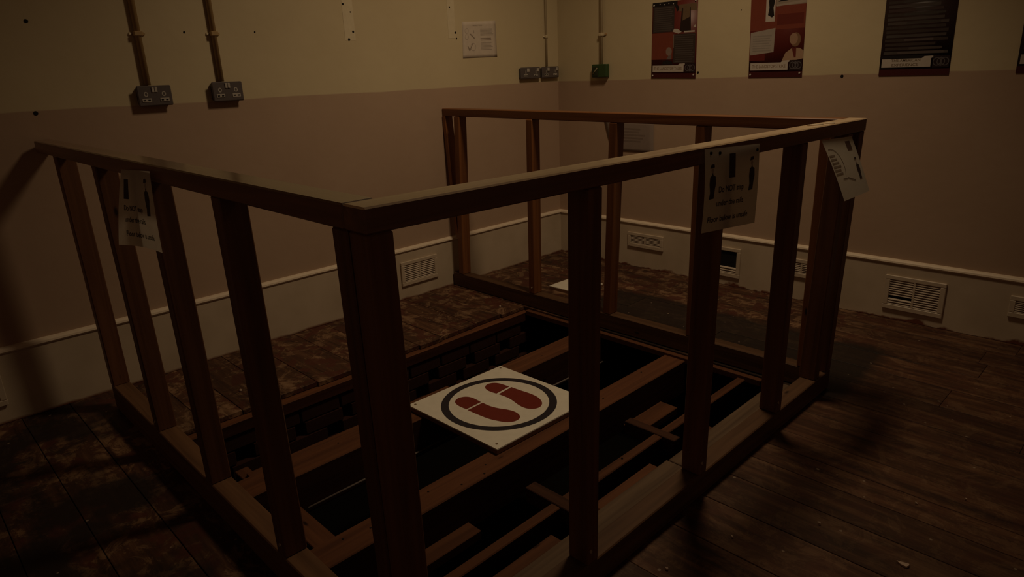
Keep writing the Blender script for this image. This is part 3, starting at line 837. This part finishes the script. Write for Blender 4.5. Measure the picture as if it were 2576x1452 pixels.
socket(-3.056, -2.876, 1.544, 1.653, .045, 'grey metal double socket under the second thick conduit, near the notice sheet', 1)
socket(-0.504, -0.268, 1.582, 1.674, .035, 'grey metal double socket by the room corner, the one without a conduit', 2)
socket(-0.245, -0.028, 1.582, 1.674, .035, 'grey metal double socket under a thin conduit, tight in the room corner', 2)
e = empty('rotary_switch', (0.49, 0, 1.57), 'small green switch box with a dark handle on the back wall', 'switch')
GRN = flat((0.026, 0.062, 0.016), 0.45, 0.5)
box('body', 0.413, 0.566, -0.045, 0, 1.570, 1.675, GRN, e, .006)
box('cover', 0.425, 0.482, -0.052, -0.045, 1.582, 1.655, flat((0.02, 0.028, 0.010), 0.5), e, .003)
bm = bmesh.new(); cyl(bm, (0.435, -0.053, 1.60), (0.045, 0, 0.048), .004, .004, .062, 8); obj('handle', bm, flat((0.35, 0.30, 0.18), 0.4), e)

COND = flat((0.42, 0.28, 0.13), 0.5, 0.4)
CONDL = flat((0.60, 0.50, 0.33), 0.5, 0.4)
def conduit_l(y, r, zb, zt, label, clip_z, mat):
    e = empty('conduit', (0, y, zb), label, 'conduit', 'vertical surface conduits on the walls')
    obj('pipe', cyl(bmesh.new(), (r*1.1, y, zb), (0, 0, 1), r, r, zt-zb, 14), mat, e)
    for z in clip_z:
        c = box('saddle', 0, r*2.4, y-r*1.35, y+r*1.35, z-.012, z+.012, mat, e, .003)
        for s in (-1, 1):
            obj('screw', cyl(bmesh.new(), (0, y+s*r*2.1, z), (1, 0, 0), .009, .006, .010, 10), flat((0.7, 0.6, 0.42), 0.4) if s < 0 else mat, c)
conduit_l(-3.389, .016, 1.650, HC, 'thick brown conduit on the left wall running down to the socket furthest from the corner', (1.914, 2.6), COND)
conduit_l(-2.984, .015, 1.655, HC, 'thick brown conduit on the left wall running down to the socket nearer the notice', (1.917, 2.6), COND)
conduit_l(-0.160, .010, 1.676, HC, 'thin cream conduit on the left wall just beside the room corner', (1.918, 2.6), CONDL)
e = empty('conduit', (0.495, 0, 1.676), 'thin cream conduit on the back wall running down to the green switch', 'conduit', 'vertical surface conduits on the walls')
obj('pipe', cyl(bmesh.new(), (0.495, -.016, 1.676), (-0.004, 0, 1), .014, .014, HC-1.68, 14), CONDL, e)
for z in (1.905, 2.6):
    c = box('saddle', 0.473, 0.513, -.034, 0, z-.012, z+.012, CONDL, e, .003)
    for s in (-1, 1): obj('screw', cyl(bmesh.new(), (0.493+s*.034, 0, z), (0, -1, 0), .010, .007, .010, 10), flat((0.35, 0.2, 0.08), 0.5), c)

# ------------------------------------------------------------------ air vents in the skirting
VENT = flat((0.54, 0.44, 0.33), 0.45, 0.4)
SLAT = flat((0.58, 0.48, 0.38), 0.4, 0.4)
def vent(side, a0, a1, z0, z1, label, rows, missing=(), hole=None):
    """side 'l' (left wall, a=y) or 'b' (back wall, a=x)"""
    d0, d1 = 0.018, 0.034
    def B(name, p0, p1, q0, q1, d0_, d1_, mat, parent, bev=0):
        if side == 'l': return box(name, d0_, d1_, p0, p1, q0, q1, mat, parent, bev)
        return box(name, p0, p1, -d1_, -d0_, q0, q1, mat, parent, bev)
    loc = (d0, (a0+a1)/2, z0) if side == 'l' else ((a0+a1)/2, -d0, z0)
    e = empty('air_vent', loc, label, 'vent', 'louvred air vents in the skirting')
    bw = 0.030
    B('backing', a0+.01, a1-.01, z0+.01, z1-.01, d0, d0+.002, DARK, e)
    bm = bmesh.new()
    def fb(p0, p1, q0, q1):
        if side == 'l': bx(bm, d0, d1, p0, p1, q0, q1, .003)
        else: bx(bm, p0, p1, -d1, -d0, q0, q1, .003)
    fb(a0, a1, z0, z0+bw); fb(a0, a1, z1-bw*.9, z1); fb(a0, a0+bw, z0+bw, z1-bw*.9); fb(a1-bw, a1, z0+bw, z1-bw*.9)
    obj('frame', bm, VENT, e)
    am = (a0+a1)/2
    B('mullion', am-.006, am+.006, z0+bw, z1-bw*.9, d0+.002, d1-.002, VENT, e)
    zi0, zi1 = z0+bw, z1-bw*.9
    st = (zi1-zi0)/rows
    first = None
    for r in range(rows):
        for c in (0, 1):
            if (r, c) in missing: continue
            p0, p1 = (a0+bw, am-.006) if c == 0 else (am+.006, a1-bw)
            zc = zi0+st*(r+.5)
            if first is None:
                bm = bmesh.new()
                # sloping blade
                vs = []
                for (dd, zz) in ((d0+.003, zc+st*.10), (d0+.003, zc+st*.32), (d1-.003, zc-st*.12), (d1-.003, zc-st*.34)):
                    for p in (p0, p1):
                        vs.append(bm.verts.new(V(dd, p, zz) if side == 'l' else V(p, -dd, zz)))
                for q in ((2, 3, 5, 4), (0, 6, 7, 1), (0, 1, 3, 2), (6, 4, 5, 7), (0, 2, 4, 6), (1, 7, 5, 3)):
                    bm.faces.new([vs[i] for i in q])
                bmesh.ops.recalc_face_normals(bm, faces=bm.faces[:])
                first = obj('louvre', bm, SLAT, e); f0 = (p0, zc)
            else:
                if side == 'l': dup(first, 0, p0-f0[0], zc-f0[1], e)
                else: dup(first, p0-f0[0], 0, zc-f0[1], e)
    return e
vent('l', -1.863, -1.515, 0.108, 0.297, 'cream louvred vent in the left skirting, seen through the railing', 9)
vent('l', -4.72, -4.365, 0.100, 0.294, 'cream louvred vent in the left skirting, outside the railing', 9)
vent('b', 0.795, 1.148, 0.175, 0.300, 'short cream louvred vent in the back skirting, nearest the room corner', 6)
vent('b', 1.48, 1.832, 0.070, 0.302, 'tall vent in the back skirting with its upper blades broken away', 10, [(r, c) for r in range(3, 10) for c in (0, 1)])
vent('b', 2.12, 2.47, 0.170, 0.303, 'short cream louvred vent in the back skirting, behind the far corner post', 6)
vent('b', 2.842, 3.188, 0.070, 0.297, 'tall cream louvred vent in the back skirting with one blade missing', 11, [(3, 0)])
vent('b', 3.512, 3.86, 0.165, 0.294, 'short cream louvred vent in the back skirting, furthest from the room corner', 6)

# ------------------------------------------------------------------ footprint boards
O = Vector((1.458, -2.874, 0)); EX = Vector((0.667, 0.013, 0)); EY = Vector((0.014, 0.661, 0))
FEET = [([(0.398, 0.255), (0.311, 0.25), (0.243, 0.268), (0.206, 0.315), (0.21, 0.373), (0.248, 0.411), (0.309, 0.419), (0.392, 0.410)],
         [(0.415, 0.252), (0.411, 0.411), (0.494, 0.408), (0.574, 0.428), (0.635, 0.460), (0.71, 0.475), (0.781, 0.452), (0.813, 0.408), (0.81, 0.352), (0.77, 0.307), (0.691, 0.276), (0.626, 0.260), (0.53, 0.254)]),
        ([(0.374, 0.593), (0.292, 0.581), (0.221, 0.604), (0.187, 0.662), (0.205, 0.715), (0.256, 0.745), (0.361, 0.750)],
         [(0.395, 0.597), (0.380, 0.755), (0.491, 0.762), (0.579, 0.773), (0.675, 0.764), (0.758, 0.72), (0.799, 0.653), (0.779, 0.59), (0.723, 0.561), (0.643, 0.567), (0.554, 0.594), (0.481, 0.603)])]
WBOARD = flat((0.80, 0.76, 0.66), 0.35, 0.45)
NAVY = flat((0.018, 0.016, 0.026), 0.4, 0.4)
MAROON = flat((0.17, 0.018, 0.012), 0.4, 0.4)
def footboard(o, ex, ey, label, zt, feet=True):
    c = o+(ex+ey)/2
    e = empty('footprint_board' if feet else 'square_board', (c.x, c.y, zt-0.026), label, 'sign' if feet else 'board')
    P = lambda u, v, z: (o+ex*u+ey*v+Vector((0, 0, z)))*U
    bm = bmesh.new()
    lo = [bm.verts.new(P(u, v, zt-0.027)) for u, v in ((0, 0), (1, 0), (1, 1), (0, 1))]
    mi = [bm.verts.new(P(u, v, zt-0.005)) for u, v in ((0, 0), (1, 0), (1, 1), (0, 1))]
    hi = [bm.verts.new(P(u, v, zt)) for u, v in ((0.002, 0.002), (.998, 0.002), (.998, .998), (0.002, .998))]
    bm.faces.new(lo[::-1]); bm.faces.new(hi)
    for i in range(4):
        j = (i+1) % 4
        f = bm.faces.new([lo[i], lo[j], mi[j], mi[i]]); f.material_index = 1
        bm.faces.new([mi[i], mi[j], hi[j], hi[i]])
    obj('panel', bm, [WBOARD, flat((0.20, 0.10, 0.045), 0.7)], e)
    if not feet: return
    bm = bmesh.new(); n = 72
    k = [[bm.verts.new(P(0.5+r*math.cos(6.283185*i/n), 0.5+r*math.sin(6.283185*i/n), zt+.0004)) for i in range(n)] for r in (0.448, 0.388)]
    for i in range(n): bm.faces.new([k[0][i], k[0][(i+1) % n], k[1][(i+1) % n], k[1][i]])
    obj('ring', bm, NAVY, e)
    def smooth(pts, it=2, keep=()):
        for _ in range(it):
            q = []
            for i in range(len(pts)):
                a, b = pts[i], pts[(i+1) % len(pts)]
                if i in keep:
                    q += [a] if i-1 in keep or (i == 0 and len(pts)-1 in keep) else [a]
                q += [(a[0]*.75+b[0]*.25, a[1]*.75+b[1]*.25), (a[0]*.25+b[0]*.75, a[1]*.25+b[1]*.75)]
            pts = q; keep = ()
        return pts
    for heel, sole in FEET:
        hb = bmesh.new()
        def fill(b, pts, corners):
            # round the outline but keep the straight cut between heel and sole
            out = []
            m = len(pts)
            for i in range(m):
                a, p, q = pts[i-1], pts[i], pts[(i+1) % m]
                if i in corners: out.append(p)
                else:
                    for t in (0.0, .25, .5, .75, 1.0):
                        A = (a[0]+p[0])/2, (a[1]+p[1])/2
                        B = (p[0]+q[0])/2, (p[1]+q[1])/2
                        out.append(((1-t)**2*A[0]+2*t*(1-t)*p[0]+t*t*B[0], (1-t)**2*A[1]+2*t*(1-t)*p[1]+t*t*B[1]))
            f = b.faces.new([b.verts.new(P(u, v, zt+.0005)) for u, v in out])
            bmesh.ops.triangulate(b, faces=[f])
            bmesh.ops.recalc_face_normals(b, faces=b.faces[:])
            for g in b.faces:
                if g.normal.z < 0: g.normal_flip()
            return b
        so = obj('footprint', fill(bmesh.new(), sole, (0, 1)), MAROON, e)
        obj('heel', fill(hb, heel, (0, len(heel)-1)), MAROON, so)
    for u, v in ((.036, .045), (.036, .965), (.945, .05), (.96, .955)):
        obj('screw', cyl(bmesh.new(), (o+ex*u+ey*v+Vector((0, 0, zt))), (0, 0, 1), .007, .006, .0015, 10), flat((0.25, 0.17, 0.10), 0.5, 0.4, 0.5), e)
footboard(O, EX, EY, 'white square board with red footprints in a black ring, laid across the joists', 0.0)
footboard(Vector((0.718, -0.956, 0)), Vector((0.30, 0, 0)), Vector((0, 0.30, 0)), 'plain white square board on the floor between the far rail and the back wall', 0.028, False)

# ------------------------------------------------------------------ small litter on the floor
LIT = flat((0.5, 0.38, 0.30), 0.8, 0.2)
def flake(x, y, s, label):
    bm = bmesh.new()
    n = 6
    lo = []; hi = []
    for i in range(n):
        r = s*random.uniform(.5, 1)
        a = 6.2832*i/n
        lo.append(bm.verts.new(V(x+r*math.cos(a), y+r*math.sin(a)*.7, 0.0008)))
        hi.append(bm.verts.new(V(x+r*math.cos(a), y+r*math.sin(a)*.7, 0.004+random.uniform(0, .006))))
    bm.faces.new(lo[::-1]); bm.faces.new(hi)
    for i in range(n): bm.faces.new([lo[i], lo[(i+1) % n], hi[(i+1) % n], hi[i]])
    tag(obj('paint_flake', bm, LIT), label, 'flake', 'paint flakes on the floorboards')
flake(3.692, -2.442, .024, 'largest pale paint flake lying on the open floorboards, away from the railing')
for x, y, s in ((3.40, -2.42, .007), (3.20, -2.70, .006), (3.62, -2.05, .007), (3.33, -2.06, .005), (3.12, -3.0, .008), (3.75, -1.9, .006)):
    flake(x, y, s, 'tiny pale paint flake on the floorboards beside the railing')
for x, y, s in ((0.60, -3.40, .012), (0.55, -2.02, .011), (0.72, -1.50, .012)):
    flake(x, y, s, 'small pale paint flake on the boards between left wall and floor opening')

# ------------------------------------------------------------------ ceiling spotlight (above the frame)
e = empty('ceiling_spotlight', (LAMP[0], LAMP[1], HC), 'black ceiling spotlight above the floor opening', 'lamp')
BK = flat((0.02, 0.02, 0.02), 0.5, 0.4)
Lp = Vector(LAMP)
top = Lp - BULB_DIR*0.13
obj('mount', cyl(bmesh.new(), (top.x, top.y, HC-0.02), (0, 0, 1), .06, .06, .02, 20), BK, e)
obj('arm', cyl(bmesh.new(), top, (0, 0, 1), .012, .012, HC-0.02-top.z, 12), BK, e)
bm = bmesh.new(); cyl(bm, Lp-BULB_DIR*0.20, BULB_DIR, .07, .10, .10, 24)
obj('head', bm, BK, e)
BULB.parent = e
BULB.location = Vector(LAMP)*U - e.location
